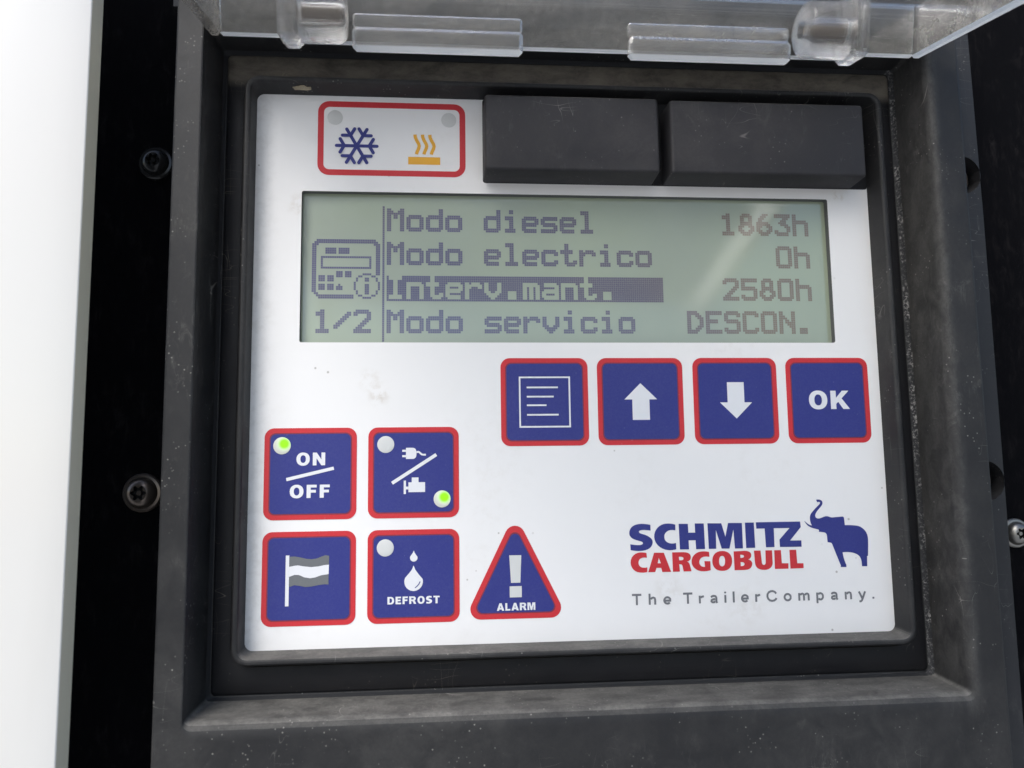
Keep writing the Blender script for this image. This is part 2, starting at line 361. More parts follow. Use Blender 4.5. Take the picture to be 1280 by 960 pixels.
LOGO_RED=[[[[25.24,-38.43],[25.32,-39.51],[25.02,-39.46],[24.72,-39.44],[24.45,-39.46],[24.2,-39.5],[23.97,-39.59],[23.77,-39.71],[23.6,-39.88],[23.47,-40.1],[23.39,-40.32],[23.35,-40.54],[23.36,-40.75],[23.41,-40.96],[23.5,-41.15],[23.64,-41.32],[23.83,-41.48],[24.05,-41.59],[24.29,-41.65],[24.55,-41.68],[24.81,-41.68],[25.08,-41.65],[25.34,-41.61],[25.31,-42.64],[25.0,-42.71],[24.67,-42.75],[24.32,-42.77],[23.98,-42.76],[23.63,-42.73],[23.31,-42.67],[23.0,-42.59],[22.6,-42.39],[22.26,-42.13],[21.99,-41.83],[21.79,-41.48],[21.65,-41.11],[21.57,-40.72],[21.57,-40.33],[21.65,-39.89],[21.81,-39.49],[22.04,-39.13],[22.35,-38.83],[22.72,-38.59],[23.16,-38.41],[23.65,-38.31],[23.9,-38.3],[24.14,-38.3],[24.38,-38.31],[24.6,-38.33],[24.82,-38.36],[25.03,-38.39],[25.24,-38.43]]],[[[26.99,-38.43],[29.23,-38.48],[30.76,-42.74],[28.73,-42.72],[28.51,-41.81],[27.43,-41.79],[27.11,-42.69],[25.51,-42.7]],[[28.02,-39.57],[28.46,-40.78],[27.74,-40.77]]],[[[31.13,-38.44],[33.72,-38.44],[34.19,-38.48],[34.59,-38.56],[34.9,-38.69],[35.13,-38.86],[35.29,-39.08],[35.38,-39.34],[35.4,-39.64],[35.37,-39.85],[35.31,-40.03],[35.2,-40.18],[35.07,-40.31],[34.9,-40.42],[34.71,-40.49],[34.5,-40.54],[34.67,-40.62],[34.81,-40.73],[34.92,-40.86],[35.01,-41.01],[35.08,-41.19],[35.14,-41.4],[35.19,-41.63],[35.45,-42.71],[33.64,-42.72],[33.43,-41.59],[33.39,-41.43],[33.33,-41.31],[33.26,-41.22],[33.16,-41.16],[33.03,-41.12],[32.87,-41.11],[32.67,-41.11],[32.78,-42.73],[31.18,-42.73]],[[32.64,-39.47],[32.92,-39.45],[33.16,-39.46],[33.35,-39.49],[33.51,-39.55],[33.62,-39.62],[33.68,-39.73],[33.7,-39.85],[33.67,-39.99],[33.61,-40.09],[33.52,-40.16],[33.38,-40.21],[33.2,-40.23],[32.97,-40.23],[32.7,-40.21]]],[[[39.66,-38.52],[39.71,-39.62],[39.39,-39.57],[39.07,-39.54],[38.76,-39.53],[38.46,-39.56],[38.19,-39.62],[37.94,-39.72],[37.73,-39.86],[37.53,-40.08],[37.4,-40.33],[37.32,-40.59],[37.31,-40.85],[37.36,-41.11],[37.48,-41.35],[37.66,-41.57],[37.81,-41.67],[37.95,-41.73],[38.09,-41.78],[38.23,-41.8],[38.37,-41.81],[38.49,-41.81],[38.61,-41.79],[38.49,-40.54],[39.87,-40.57],[39.88,-42.57],[39.51,-42.67],[39.11,-42.74],[38.69,-42.78],[38.25,-42.79],[37.82,-42.76],[37.4,-42.69],[37.02,-42.58],[36.61,-42.38],[36.27,-42.14],[36.0,-41.86],[35.79,-41.57],[35.64,-41.25],[35.56,-40.91],[35.54,-40.56],[35.61,-40.08],[35.77,-39.66],[36.03,-39.28],[36.35,-38.96],[36.75,-38.7],[37.2,-38.51],[37.71,-38.39],[38.0,-38.37],[38.3,-38.37],[38.59,-38.37],[38.87,-38.39],[39.15,-38.42],[39.41,-38.47],[39.66,-38.52]]],[[[44.93,-40.63],[44.87,-41.15],[44.73,-41.57],[44.52,-41.94],[44.25,-42.25],[43.91,-42.49],[43.52,-42.67],[43.07,-42.77],[42.53,-42.79],[42.0,-42.74],[41.56,-42.62],[41.19,-42.43],[40.87,-42.17],[40.63,-41.85],[40.45,-41.48],[40.35,-41.05],[40.33,-40.53],[40.39,-40.02],[40.53,-39.59],[40.74,-39.23],[41.01,-38.92],[41.35,-38.67],[41.74,-38.5],[42.19,-38.39],[42.73,-38.37],[43.26,-38.41],[43.7,-38.54],[44.08,-38.73],[44.39,-38.99],[44.64,-39.31],[44.81,-39.69],[44.91,-40.11]],[[43.29,-40.65],[43.26,-40.92],[43.22,-41.14],[43.15,-41.34],[43.07,-41.5],[42.96,-41.63],[42.84,-41.72],[42.7,-41.78],[42.54,-41.8],[42.38,-41.77],[42.25,-41.71],[42.14,-41.61],[42.04,-41.48],[41.97,-41.31],[41.92,-41.11],[41.9,-40.89],[41.9,-40.62],[41.92,-40.34],[41.96,-40.12],[42.03,-39.93],[42.12,-39.76],[42.22,-39.63],[42.34,-39.54],[42.48,-39.48],[42.64,-39.47],[42.8,-39.49],[42.94,-39.55],[43.05,-39.65],[43.14,-39.79],[43.21,-39.95],[43.26,-40.15],[43.29,-40.37]]],[[[45.37,-38.52],[47.88,-38.44],[48.33,-38.47],[48.7,-38.55],[49.0,-38.67],[49.22,-38.83],[49.37,-39.02],[49.44,-39.26],[49.44,-39.53],[49.41,-39.73],[49.34,-39.9],[49.25,-40.04],[49.14,-40.16],[49.0,-40.26],[48.85,-40.34],[48.67,-40.4],[48.91,-40.47],[49.12,-40.56],[49.3,-40.68],[49.44,-40.83],[49.53,-41.01],[49.58,-41.22],[49.58,-41.45],[49.5,-41.81],[49.34,-42.11],[49.12,-42.34],[48.84,-42.51],[48.5,-42.63],[48.11,-42.69],[47.68,-42.71],[45.41,-42.71]],[[46.88,-39.31],[47.12,-39.31],[47.32,-39.32],[47.48,-39.36],[47.6,-39.41],[47.68,-39.48],[47.73,-39.56],[47.74,-39.66],[47.71,-39.77],[47.65,-39.86],[47.55,-39.93],[47.42,-39.97],[47.27,-40.0],[47.09,-40.01],[46.9,-40.01]],[[46.89,-40.94],[47.13,-40.94],[47.34,-40.96],[47.5,-41.01],[47.63,-41.07],[47.72,-41.16],[47.77,-41.26],[47.78,-41.38],[47.75,-41.52],[47.69,-41.63],[47.59,-41.72],[47.45,-41.78],[47.29,-41.82],[47.11,-41.84],[46.9,-41.84]]],[[[50.11,-38.45],[51.66,-38.45],[51.83,-40.92],[51.85,-41.12],[51.88,-41.29],[51.92,-41.43],[51.99,-41.54],[52.06,-41.62],[52.16,-41.66],[52.29,-41.68],[52.41,-41.67],[52.52,-41.63],[52.6,-41.55],[52.67,-41.44],[52.71,-41.31],[52.75,-41.14],[52.76,-40.94],[52.8,-38.46],[54.35,-38.46],[54.38,-41.31],[54.3,-41.71],[54.13,-42.04],[53.89,-42.32],[53.59,-42.53],[53.24,-42.68],[52.84,-42.77],[52.41,-42.8],[51.88,-42.76],[51.41,-42.67],[51.02,-42.51],[50.7,-42.29],[50.46,-42.0],[50.31,-41.65],[50.24,-41.22]]],[[[54.88,-38.47],[56.45,-38.47],[56.53,-41.41],[58.08,-41.44],[58.01,-42.65],[54.84,-42.66]]],[[[58.45,-38.46],[60.05,-38.46],[60.15,-41.49],[61.61,-41.52],[61.59,-42.61],[58.49,-42.66]]]]
LOGO_ELEPHANT=[[[[65.39,-27.24],[65.65,-27.2],[65.91,-27.19],[66.17,-27.21],[66.41,-27.28],[66.63,-27.38],[66.81,-27.55],[66.89,-27.76],[66.91,-27.99],[66.86,-28.22],[66.74,-28.47],[66.55,-28.73],[66.29,-29.0],[66.02,-29.28],[65.74,-29.57],[65.49,-29.85],[65.27,-30.15],[65.1,-30.46],[64.99,-30.78],[65.0,-31.0],[65.07,-31.18],[65.18,-31.32],[65.35,-31.43],[65.57,-31.49],[65.84,-31.52],[66.19,-31.44],[66.52,-31.33],[66.85,-31.21],[67.18,-31.1],[67.52,-31.03],[67.86,-31.02],[68.08,-31.08],[68.27,-31.14],[68.45,-31.21],[68.62,-31.27],[68.81,-31.31],[69.04,-31.33],[71.45,-31.16],[71.58,-31.18],[71.69,-31.22],[71.76,-31.29],[71.82,-31.38],[71.85,-31.51],[71.86,-31.66],[71.96,-33.12],[72.62,-33.12],[73.29,-33.15],[73.96,-33.2],[74.59,-33.27],[75.15,-33.38],[75.6,-33.53],[76.09,-33.85],[76.49,-34.2],[76.82,-34.6],[77.05,-35.02],[77.21,-35.47],[77.29,-35.93],[77.31,-36.53],[77.29,-37.18],[77.25,-37.88],[77.19,-38.62],[77.13,-39.39],[77.07,-40.18],[76.83,-40.23],[76.72,-42.52],[75.46,-42.49],[75.47,-41.87],[75.42,-41.31],[75.31,-40.81],[75.12,-40.38],[74.82,-40.03],[74.4,-39.74],[73.9,-39.53],[73.37,-39.37],[72.81,-39.27],[72.24,-39.21],[71.65,-39.21],[71.05,-39.24],[71.09,-39.7],[71.16,-40.16],[71.26,-40.63],[71.4,-41.12],[71.56,-41.61],[71.76,-42.13],[71.75,-42.6],[70.35,-42.56],[70.46,-42.29],[70.13,-41.4],[69.81,-40.52],[69.49,-39.66],[69.19,-38.82],[68.89,-37.99],[68.59,-37.18],[68.48,-37.09],[68.34,-37.04],[68.18,-37.0],[68.0,-36.97],[67.81,-36.94],[67.61,-36.91],[67.53,-35.55],[67.51,-35.33],[67.46,-35.14],[67.38,-34.98],[67.27,-34.86],[67.13,-34.76],[66.95,-34.69],[66.71,-34.64],[66.48,-34.6],[66.26,-34.57],[66.05,-34.55],[65.83,-34.53],[65.61,-34.5],[65.74,-34.24],[65.6,-34.01],[65.29,-33.93],[64.95,-33.85],[64.59,-33.76],[64.22,-33.65],[63.84,-33.5],[63.46,-33.31],[63.22,-33.14],[62.99,-32.93],[62.78,-32.7],[62.59,-32.44],[62.43,-32.18],[62.31,-31.91],[62.6,-32.21],[62.9,-32.47],[63.19,-32.7],[63.48,-32.87],[63.77,-33.0],[64.06,-33.07],[63.94,-32.76],[63.83,-32.42],[63.75,-32.07],[63.7,-31.7],[63.7,-31.33],[63.75,-30.95],[63.86,-30.64],[64.02,-30.37],[64.21,-30.13],[64.43,-29.9],[64.65,-29.68],[64.87,-29.45],[65.19,-29.14],[65.51,-28.86],[65.8,-28.6],[66.05,-28.37],[66.24,-28.15],[66.35,-27.96],[66.29,-27.86],[66.21,-27.79],[66.12,-27.75],[66.01,-27.74],[65.9,-27.75],[65.8,-27.8],[65.62,-27.76],[65.6,-27.67],[65.57,-27.59],[65.54,-27.51],[65.5,-27.43],[65.45,-27.34],[65.39,-27.24]]]]

# ------------------------------------------------------------------ surroundings
def box(mb, u0, u1, v0, v1, w0, w1, mi=0): mb.extrude([[(u0, v0), (u1, v0), (u1, v1), (u0, v1)]], w0, w1, mi)

mb = MB(); box(mb, -170, 190, -150, 160, -16, -12)
bounce_ground = MB(); bounce_ground.add([(-30000, -1300, -30000), (30000, -1300, -30000), (30000, -1300, 30000), (-30000, -1300, 30000)], [(0, 1, 2, 3)])
bounce_ground = bounce_ground.build('ground', mat_simple('concrete_yard', (.36, .36, .35), .9)); bounce_ground['kind'] = 'structure'  # unseen sheet added to bounce light onto the undersides
back = mb.build('backing_panel', M['felt'])
tag(back, 'black felt-like backing sheet behind the control unit', 'backing panel')

def torx_screw(name, u, v, w, r, mats, parent, tilt=0.0, label=None):
    """pan head with a washer ring and a star socket"""
    prof = [(r, 0), (r, .25*r), (r*.93, .34*r), (r*.80, .36*r), (r*.78, .30*r), (r*.74, .55*r), (r*.60, .78*r), (r*.42, .86*r)]
    m = MB(); m.loft([circ(u, v, q, 36, w+h) for q, h in prof])
    star = [(u+r*(.33+.075*math.cos(6*2*math.pi*k/36+tilt))*math.cos(2*math.pi*k/36), v+r*(.33+.075*math.cos(6*2*math.pi*k/36+tilt))*math.sin(2*math.pi*k/36)) for k in range(36)]
    top = w+.86*r
    m.loft([circ(u, v, r*.42, 36, top), [(x, y, top) for x, y in star]])
    m.loft([[(x, y, top) for x, y in star], [(x, y, top-.4*r) for x, y in star]], cap1=True, mis=[1], mi_cap=1)
    m.extrude([circ(u, v, r*.13, 12)], top-.4*r, top-.12*r, 0)
    return m.build(name, mats, parent, label, smooth=35, origin=(u, v, w))
# screw in the backing sheet at the far right
torx_screw('screw', 121.8, -36.7, -12, 3.6, [M['steel'], M['socket']], back)
torx_screw('screw', -88.6, -23.6, -12, 4.4, [M['dark_steel'], M['socket']], back)
torx_screw('screw', -88.4, 54.6, -12, 4.0, [M['black_steel'], M['socket']], back, .6)

# white door skin, rounded front corner and a cream return edge
mb = MB()
prof = [(-88.9, 19.8), (-88.85, 24.8), (-89.0, 25.0), (-89.3, 25.1), (-91.5, 25.65), (-94.5, 26.25), (-102, 27.35), (-112, 28.3), (-126, 28.9), (-190, 29.0), (-190, 19.8)]
rings = [[(u, v, w) for u, w in prof] for v in (-150, -50, 50, 150)]
mb.loft(rings, cap0=True, cap1=True)
n_ = len(prof)
for i, f in enumerate(mb.f):
    if len(f) == 4 and i % n_ in (0,): mb.m[i] = 1
door = mb.build('white_door', [M['door'], M['door_edge']], smooth=20, weld=True)
tag(door, 'white glossy door edge with cream side along the left of the picture', 'door')

# ------------------------------------------------------------------ control unit
unit = thing('control_unit', 'black plastic refrigeration control panel with white key membrane and LCD display', 'control panel')

RIN = [ # l, r, b, t, corner radius, height
    (-62.7, 82.7, -57.4, 67.5, 1.6, -.6), (-62.45, 82.45, -57.15, 67.25, 1.7, .1),
    (-62.75, 83.3, -57.85, 68.1, 2.0, 4.5), (-62.95, 83.55, -58.05, 68.3, 2.2, 4.9), (-63.3, 83.9, -58.4, 68.65, 2.5, 5.05),
    (-63.8, 84.4, -58.9, 69.1, 2.9, 5.0), (-64.2, 84.8, -59.3, 69.4, 3.2, 4.6), (-64.7, 85.2, -59.8, 69.9, 3.6, 1.0), (-65.1, 85.6, -60.2, 70.3, 4.0, .3),
    (-65.6, 86.1, -60.7, 70.8, 4.2, 0), (-68.9, 89.2, -65.9, 76.0, 1.2, 0), (-69.4, 89.7, -66.4, 76.5, 1.0, .2),
    (-69.9, 90.4, -66.9, 77.0, 1.0, 1.3), (-70.75, 91.25, -67.9, 77.9, 1.2, 11.2), (-70.9, 91.7, -68.5, 78.1, 1.4, 12.35), (-71.0, 92.2, -69.4, 78.3, 1.8, 12.85), (-71.25, 93.0, -70.9, 78.6, 2.4, 13.0),
    (-76.2, 98.7, -91.0, 84.0, 3.0, 13.0), (-76.6, 99.2, -91.6, 84.5, 3.0, 12.7), (-76.8, 99.5, -92, 84.8, 3.0, 11.9), (-77.5, 100.2, -93, 85.4, 3.0, -11.9)]
def supported(R_, base):
    """extra rings just inside wide faces, so they shade flat between their rounded edges"""
    out, mm_ = [R_[0]], []
    for i in range(len(R_)-1):
        a, b = R_[i], R_[i+1]; span = max(abs(a[0]-b[0]), abs(a[5]-b[5]))
        fr = (min(.12/span, .2), 1-min(.12/span, .2)) if span > 1.5 else ()
        for f in fr: out.append(tuple(x+(y-x)*f for x, y in zip(a, b))); mm_.append(base[i])
        out.append(b); mm_.append(base[i])
    return out, mm_
mb = MB()
mis = [0]*(len(RIN)-1); mis[11] = 1
RS, mis = supported(RIN, mis)
mb.loft([rrect(l, r, b, t, rad, w) for l, r, b, t, rad, w in RS], mis=mis)
housing = mb.build('housing', [M['housing'], M['dustline']], unit, smooth=38)

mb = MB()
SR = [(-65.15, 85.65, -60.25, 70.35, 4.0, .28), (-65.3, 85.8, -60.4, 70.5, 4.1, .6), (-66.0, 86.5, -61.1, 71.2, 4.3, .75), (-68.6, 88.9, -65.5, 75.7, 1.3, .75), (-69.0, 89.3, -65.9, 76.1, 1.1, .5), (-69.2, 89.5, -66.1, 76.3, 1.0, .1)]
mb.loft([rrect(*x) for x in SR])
mb.build('seal', M['seal'], unit, smooth=40)  # dark ring laid on the channel floor in place of its shade

# mounting flange to the right of and above the raised housing, with two screw holes
mb = MB()
hole_c = ((103.1, -23.4), (103.3, 49.0))
loops = [[(98.5, -110), (107.4, -110), (107.8, 40), (107.4, 101), (-80, 101), (-80, 84.6), (98.5, 84.6)]] + [circ(x, y, 4.6, 40)[::-1] for x, y in hole_c]
mb.extrude(loops, -11.9, 5.6, 0)
mb.build('mounting_flange', M['flange'], unit, 'thin black flange with two round screw holes')
for i, (x, y) in enumerate(hole_c):
    torx_screw('screw', x, y, 0.9, 4.0, [M['dark_steel'], M['socket']], unit)

# white membrane with the display opening
WX0, WX1, WY0, WY1 = -52.1, 72.3, 9.4, 44.4
mb = MB()
win = rrect(WX0, WX1, WY0, WY1, .5, n=4)
mb.extrude([rrect(-62.6, 82.6, -57.3, 67.4, 1.6), win[::-1]], -2.6, 0)
for i, f in enumerate(mb.f):
    if len(f) == 4 and all(WX0-.01 <= mb.v[k][0] <= WX1+.01 and WY0-.01 <= mb.v[k][1] <= WY1+.01 for k in f): mb.m[i] = 1
plate = mb.build('front_membrane', [M['panel'], M['mask']], unit, 'white printed front sheet')

# ---- display
DW = -1.75
mb = MB(); box(mb, WX0-1, WX1+1, WY0-1, WY1+1, DW-.8, DW)
lcd = mb.build('display', M['lcd'], unit, 'grey-green dot matrix display reading Modo diesel, Modo electrico, Interv.mant., Modo servicio')
G = {
'M': "XX....XX/XXX..XXX/XXXXXXXX/XX.XX.XX/XX.XX.XX/XX....XX/XX....XX/XX....XX/XX....XX/XX....XX/XX....XX",
'o': "///.XXXXXX./XXXXXXXX/XX....XX/XX....XX/XX....XX/XX....XX/XXXXXXXX/.XXXXXX.",
'd': "......XX/......XX/......XX/.XXXXXXX/XXXXXXXX/XX....XX/XX....XX/XX....XX/XX....XX/XXXXXXXX/.XXXXXX.",
'i': "...XX/...XX//.XXXX/.XXXX/...XX/...XX/...XX/...XX/.XXXXX/.XXXXX",
'e': "///.XXXXXX./XXXXXXXX/XX....XX/XXXXXXXX/XXXXXXX./XX/XXXXXXX./.XXXXXX.",
's': "///.XXXXXXX/XXXXXXXX/XX/XXXXXXX./.XXXXXXX/......XX/XXXXXXXX/XXXXXXX.",
'l': ".XXXX/.XXXX/...XX/...XX/...XX/...XX/...XX/...XX/...XX/.XXXXXX/.XXXXXX",
'c': "///.XXXXXX./XXXXXXXX/XX....XX/XX/XX/XX....XX/XXXXXXXX/.XXXXXX.",
't': "..XX/..XX/..XX/XXXXXX/XXXXXX/..XX/..XX/..XX/..XX..XX/..XXXXXX/...XXXX",
'r': "///XX.XXXX./XXXXXXXX/XXX...XX/XX/XX/XX/XX/XX",
'v': "///XX....XX/XX....XX/XX....XX/XX....XX/XXX..XXX/.XXXXXX./..XXXX../...XX...",
'n': "///XXXXXXX./XXXXXXXX/XX....XX/XX....XX/XX....XX/XX....XX/XX....XX/XX....XX",
'm': "///XXXXXXX./XXXXXXXX/XX.XX.XX/XX.XX.XX/XX.XX.XX/XX.XX.XX/XX.XX.XX/XX.XX.XX",
'a': "///.XXXXXX./.XXXXXXX/......XX/.XXXXXXX/XXXXXXXX/XX....XX/XXXXXXXX/.XXXXXXX",
'.': "///////..XXXX/..XXXX/..XXXX/..XXXX", ',': "////////.XXXX/.XXXX/.XXXX",
'I': ".XXXXXX./.XXXXXX./...XX/...XX/...XX/...XX/...XX/...XX/...XX/.XXXXXX./.XXXXXX.",
'1': "...XX/.XXXX/.XXXX/...XX/...XX/...XX/...XX/...XX/...XX/.XXXXXX/.XXXXXX",
'2': ".XXXXXX./XXXXXXXX/XX....XX/......XX/.....XXX/....XXX./...XXX../..XXX.../.XXX..../XXXXXXXX/XXXXXXXX",
'3': "XXXXXXXX/XXXXXXXX/....XXX./...XXX../..XXXX../...XXXX./.....XXX/......XX/XX....XX/XXXXXXX./.XXXXXX.",
'5': "XXXXXXXX/XXXXXXXX/XX/XX/XXXXXXX./XXXXXXXX/......XX/......XX/XX....XX/XXXXXXXX/.XXXXXX.",
'6': "...XXX../..XXX.../.XXX..../.XX...../XXXXXX../XXXXXXX./XXX..XXX/XX....XX/XXX..XXX/.XXXXXX./..XXXX..",
'8': "..XXXX../.XXXXXX./.XX..XX./.XX..XX./.XXXXXX./.XXXXXX./XXX..XXX/XX....XX/XXX..XXX/.XXXXXX./..XXXX..",
'0': ".XXXXXX./XXXXXXXX/XX....XX/XX....XX/XX....XX/XX....XX/XX....XX/XX....XX/XX....XX/XXXXXXXX/.XXXXXX.",
'h': "XX/XX/XX/XXXXXXX./XXXXXXXX/XX....XX/XX....XX/XX....XX/XX....XX/XX....XX/XX....XX",
'/': "/......XX/.....XXX/....XXX./...XXX../..XXX.../.XXX..../XXX...../XX",
'D': "XXXXX/XXXXXX/XX..XXX/XX...XXX/XX....XX/XX....XX/XX....XX/XX...XXX/XX..XXX/XXXXXX/XXXXX",
'E': "XXXXXXXX/XXXXXXXX/XX/XX/XXXXXX/XXXXXX/XX/XX/XX/XXXXXXXX/XXXXXXXX",
'S': ".XXXXXX./XXXXXXXX/XX....XX/XX/XXXXXXX./.XXXXXXX/......XX/......XX/XX....XX/XXXXXXXX/.XXXXXX.",
'C': ".XXXXXX./XXXXXXXX/XX....XX/XX/XX/XX/XX/XX/XX....XX/XXXXXXXX/.XXXXXX.",
'O': ".XXXXXX./XXXXXXXX/XX....XX/XX....XX/XX....XX/XX....XX/XX....XX/XX....XX/XX....XX/XXXXXXXX/.XXXXXX.",
'N': "XX....XX/XX....XX/XXX...XX/XXXX..XX/XX.XX.XX/XX.XXXXX/XX..XXXX/XX...XXX/XX....XX/XX....XX/XX....XX",
' ': ""}
ICON = """..XXXXXXXXXXXXXXXXXXXXXXXXXXX..
.XXXXXXXXXXXXXXXXXXXXXXXXXXXXX.
XXX.........................XXX
XX...........................XX
XX....XXXXX.XXXXX............XX
XX....XXXXX.XXXXX............XX
XX....XXXXX.XXXXX............XX
XX...........................XX
XX..XXXXXXXXXXXXXXXXXXXXXXX..XX
XX..X.....................X..XX
XX..X.....................X..XX
XX..X.....................X..XX
XX..X.....................X..XX
XX..XXXXXXXXXXXXXXXXXXXXXXX..XX
XX...........................XX
XX.........XXX.XXX...........XX
XX.........XXX.XXX.....XXXX..XX
XX.XXX.XXX.XXX.XXX...XX....XX..
XX.XXX.XXX..........X...XX...X.
XX.XXX.XXX..........X...XX...X.
XX.................X..........X
XX.XXX.XXX..X......X....XX....X
XX.XXX.XXX.XXX.....X....XX....X
XX.XXX.XXX.XXX.....X....XX....X
XX..................X...XX...X.
.XX.................X...XX...X.
..XXXXXXXXXXXXXXXXX..XX....XX..
...XXXXXXXXXXXXXXXX....XXXX...."""
dots = set()
def put(ch, c0, r0, inv=False):
    for r, row in enumerate(G[ch].split('/')):
        for c, x in enumerate(row):
            if x == 'X': (dots.discard if inv else dots.add)((c0+c, r0+r))
def line(s, c0, r0, inv=False):
    for k, ch in enumerate(s): put(ch, c0+9*k, r0, inv)
line('Modo diesel', 0, 0); line('Modo electrico', 0, 16); line('Modo servicio', 0, 48)
for c in range(130):
    for r in range(32, 44): dots.add((c, r))
line('Interv.mant.', 0, 32, True)
line('1863h', 195-36, 0); line('0h', 195-9, 16); line('2580h', 195-36, 32); line('DESCON,', 195-54, 48)
for r in range(-1, 63): dots.add((-2, r))
line('1/2', -33, 48)
for r, row in enumerate(ICON.split('\n')):
    for c, x in enumerate(row):
        if x == 'X': dots.add((-34+c, 15+r))
PX, X0, Y0 = .4975, -32.96, 41.15
mb = MB(); g = .016
for c, r in sorted(dots):
    x, y = X0+c*PX, Y0-r*PX
    mb.add([(x+g, y-PX+g, DW+.03), (x+PX-g, y-PX+g, DW+.03), (x+PX-g, y-g, DW+.03), (x+g, y-g, DW+.03)], [(0, 1, 2, 3)])
mb.build('lettering', M['lcd_dot'], lcd, 'dark dot matrix letters, numbers and small panel icon')

# ---- bold printed letters (unit cap height)
def D_(w, s, b):
    return [[(0, 0)]+arc(w-.46, .5, .46, .5, -90, 90, 16, 2.3)+[(0, 1)], [(s, b)]+[(s, 1-b)]+arc(w-.46, .5, .46-s, .5-b, 90, -90, 14, 2.3)]
def S_():
    pts = LOGO_BLUE[0][0]
    xs = [p[0] for p in pts]; ys = [p[1] for p in pts]; a, b = min(xs), max(xs); c, d = min(ys), max(ys)
    return [[((x-a)/(b-a)*.74, (y-c)/(d-c)*1.03-.015) for x, y in pts]]
E_ = lambda w, full: [[(0, 0), (0, 1), (w, 1), (w, .79), (.26, .79), (.26, .61), (w-.05, .61), (w-.05, .40), (.26, .40)]+([(.26, .21), (w+.02, .21), (w+.02, 0)] if full else [(.26, 0)])]
GL = {
'O': (.88, [arc(.44, .5, .44, .515, 0, 352, 44, 2.2), arc(.44, .5, .18, .30, 352, 0, 36, 2.2)]),
'N': (.82, [[(0, 0), (0, 1), (.26, 1), (.57, .46), (.57, 1), (.82, 1), (.82, 0), (.57, 0), (.25, .55), (.25, 0)]]),
'F': (.64, E_(.64, False)), 'E': (.68, E_(.66, True)),
'T': (.76, [[(.25, 0), (.25, .79), (0, .79), (0, 1), (.76, 1), (.76, .79), (.51, .79), (.51, 0)]]),
'L': (.64, [[(0, 0), (0, 1), (.26, 1), (.26, .21), (.64, .21), (.64, 0)]]),
'K': (.90, [[(0, 0), (0, 1), (.26, 1), (.26, .61), (.56, 1), (.88, 1), (.53, .58), (.91, 0), (.59, 0), (.36, .39), (.26, .28), (.26, 0)]]),
'A': (.94, [[(0, 0), (.33, 1), (.61, 1), (.94, 0), (.66, 0), (.61, .17), (.33, .17), (.28, 0)], [(.395, .37), (.545, .37), (.47, .68)]]),
'M': (1.0, [[(0, 0), (0, 1), (.36, 1), (.5, .42), (.64, 1), (1, 1), (1, 0), (.77, 0), (.77, .74), (.60, 0), (.40, 0), (.23, .74), (.23, 0)]]),
'D': (.82, D_(.82, .26, .21)), 'S': (.74, None),
'R': (.84, [[(0, 0), (0, 1), (.50, 1)]+arc(.50, .71, .31, .29, 88, -55, 12)+[(.70, .36), (.86, 0), (.57, 0), (.43, .34), (.37, .38), (.26, .38), (.26, 0)],
            [(.26, .80), (.26, .58), (.45, .58)]+arc(.45, .69, .10, .11, -80, 80, 8)+[(.45, .80)]]),
}
def bold(mb, s, cx, cy, cap, width, w, gap=.13, mi=0):
    if GL['S'][1] is None: GL['S'] = (.74, S_())
    tot = sum(GL[c][0] for c in s)+gap*(len(s)-1)
    k = width/tot; x = 0
    for c in s:
        wd, loops = GL[c]
        mb.flat([[(cx-width/2+(x+p[0])*k, cy-cap/2+p[1]*cap) for p in lp] for lp in loops], w, mi)
        x += wd+gap

# ---- keys
W1, W2, W3 = .07, .13, .19
def lamp(name, u, v, r, parent, lit=False, mat=None, label=None):
    m = MB(); m.loft([circ(0, 0, r, 32, W2+.01), circ(0, 0, r, 32, W3+.02), circ(0, 0, r*.9, 32, W3+.07), circ(0, 0, r*.45, 32, W3+.1)], cap1=True)
    m.v = [(x+u, y+v, z) for x, y, z in m.v]
    return m.build(name, mat or (M['led'] if lit else M['dome']), parent, label, smooth=50, origin=(u, v, W3))
def key(cu, cv, label):
    m = MB(); k = rrect(cu-10, cu+10, cv-10, cv+10, 2.1); m.extrude([k], .0, W1)
    root = m.build('key', M['red'], unit, label)
    m = MB(); m.extrude([rrect(cu-8.95, cu+8.95, cv-8.95, cv+8.95, 1.35)], W1-.02, W1+.03); m.build('inner_border', M['rim_ink'], root)
    m = MB(); m.extrude([rrect(cu-8.68, cu+8.68, cv-8.68, cv+8.68, 1.2)], W1-.02, W2); m.build('key_face', M['blue'], root)
    return root
def off(pts, cu, cv): return [(cu+x, cv+y) for x, y in pts]
def poly(m, pts, cu, cv, w=W3, mi=0): m.flat([off(pts, cu, cv)], w, mi)
def rect(a, b, c, d): return [(a, c), (b, c), (b, d), (a, d)]

# on/off
c = (-49.2, -19.75); k = key(*c, 'blue key marked ON over OFF with a lit green lamp')
m = MB(); bold(m, 'ON', c[0]+.06, c[1]+3.18, 2.8, 6.2, W3, .2); poly(m, strip([(-5.15, -1.25), (5.05, 1.12)], .72), *c); bold(m, 'OFF', c[0]-.07, c[1]-3.86, 2.85, 8.6, W3, .2)
m.build('symbol', M['white'], k)
lamp('indicator_lamp', c[0]-6.2, c[1]+6.15, 1.88, k, True, label='small round lamp glowing green')
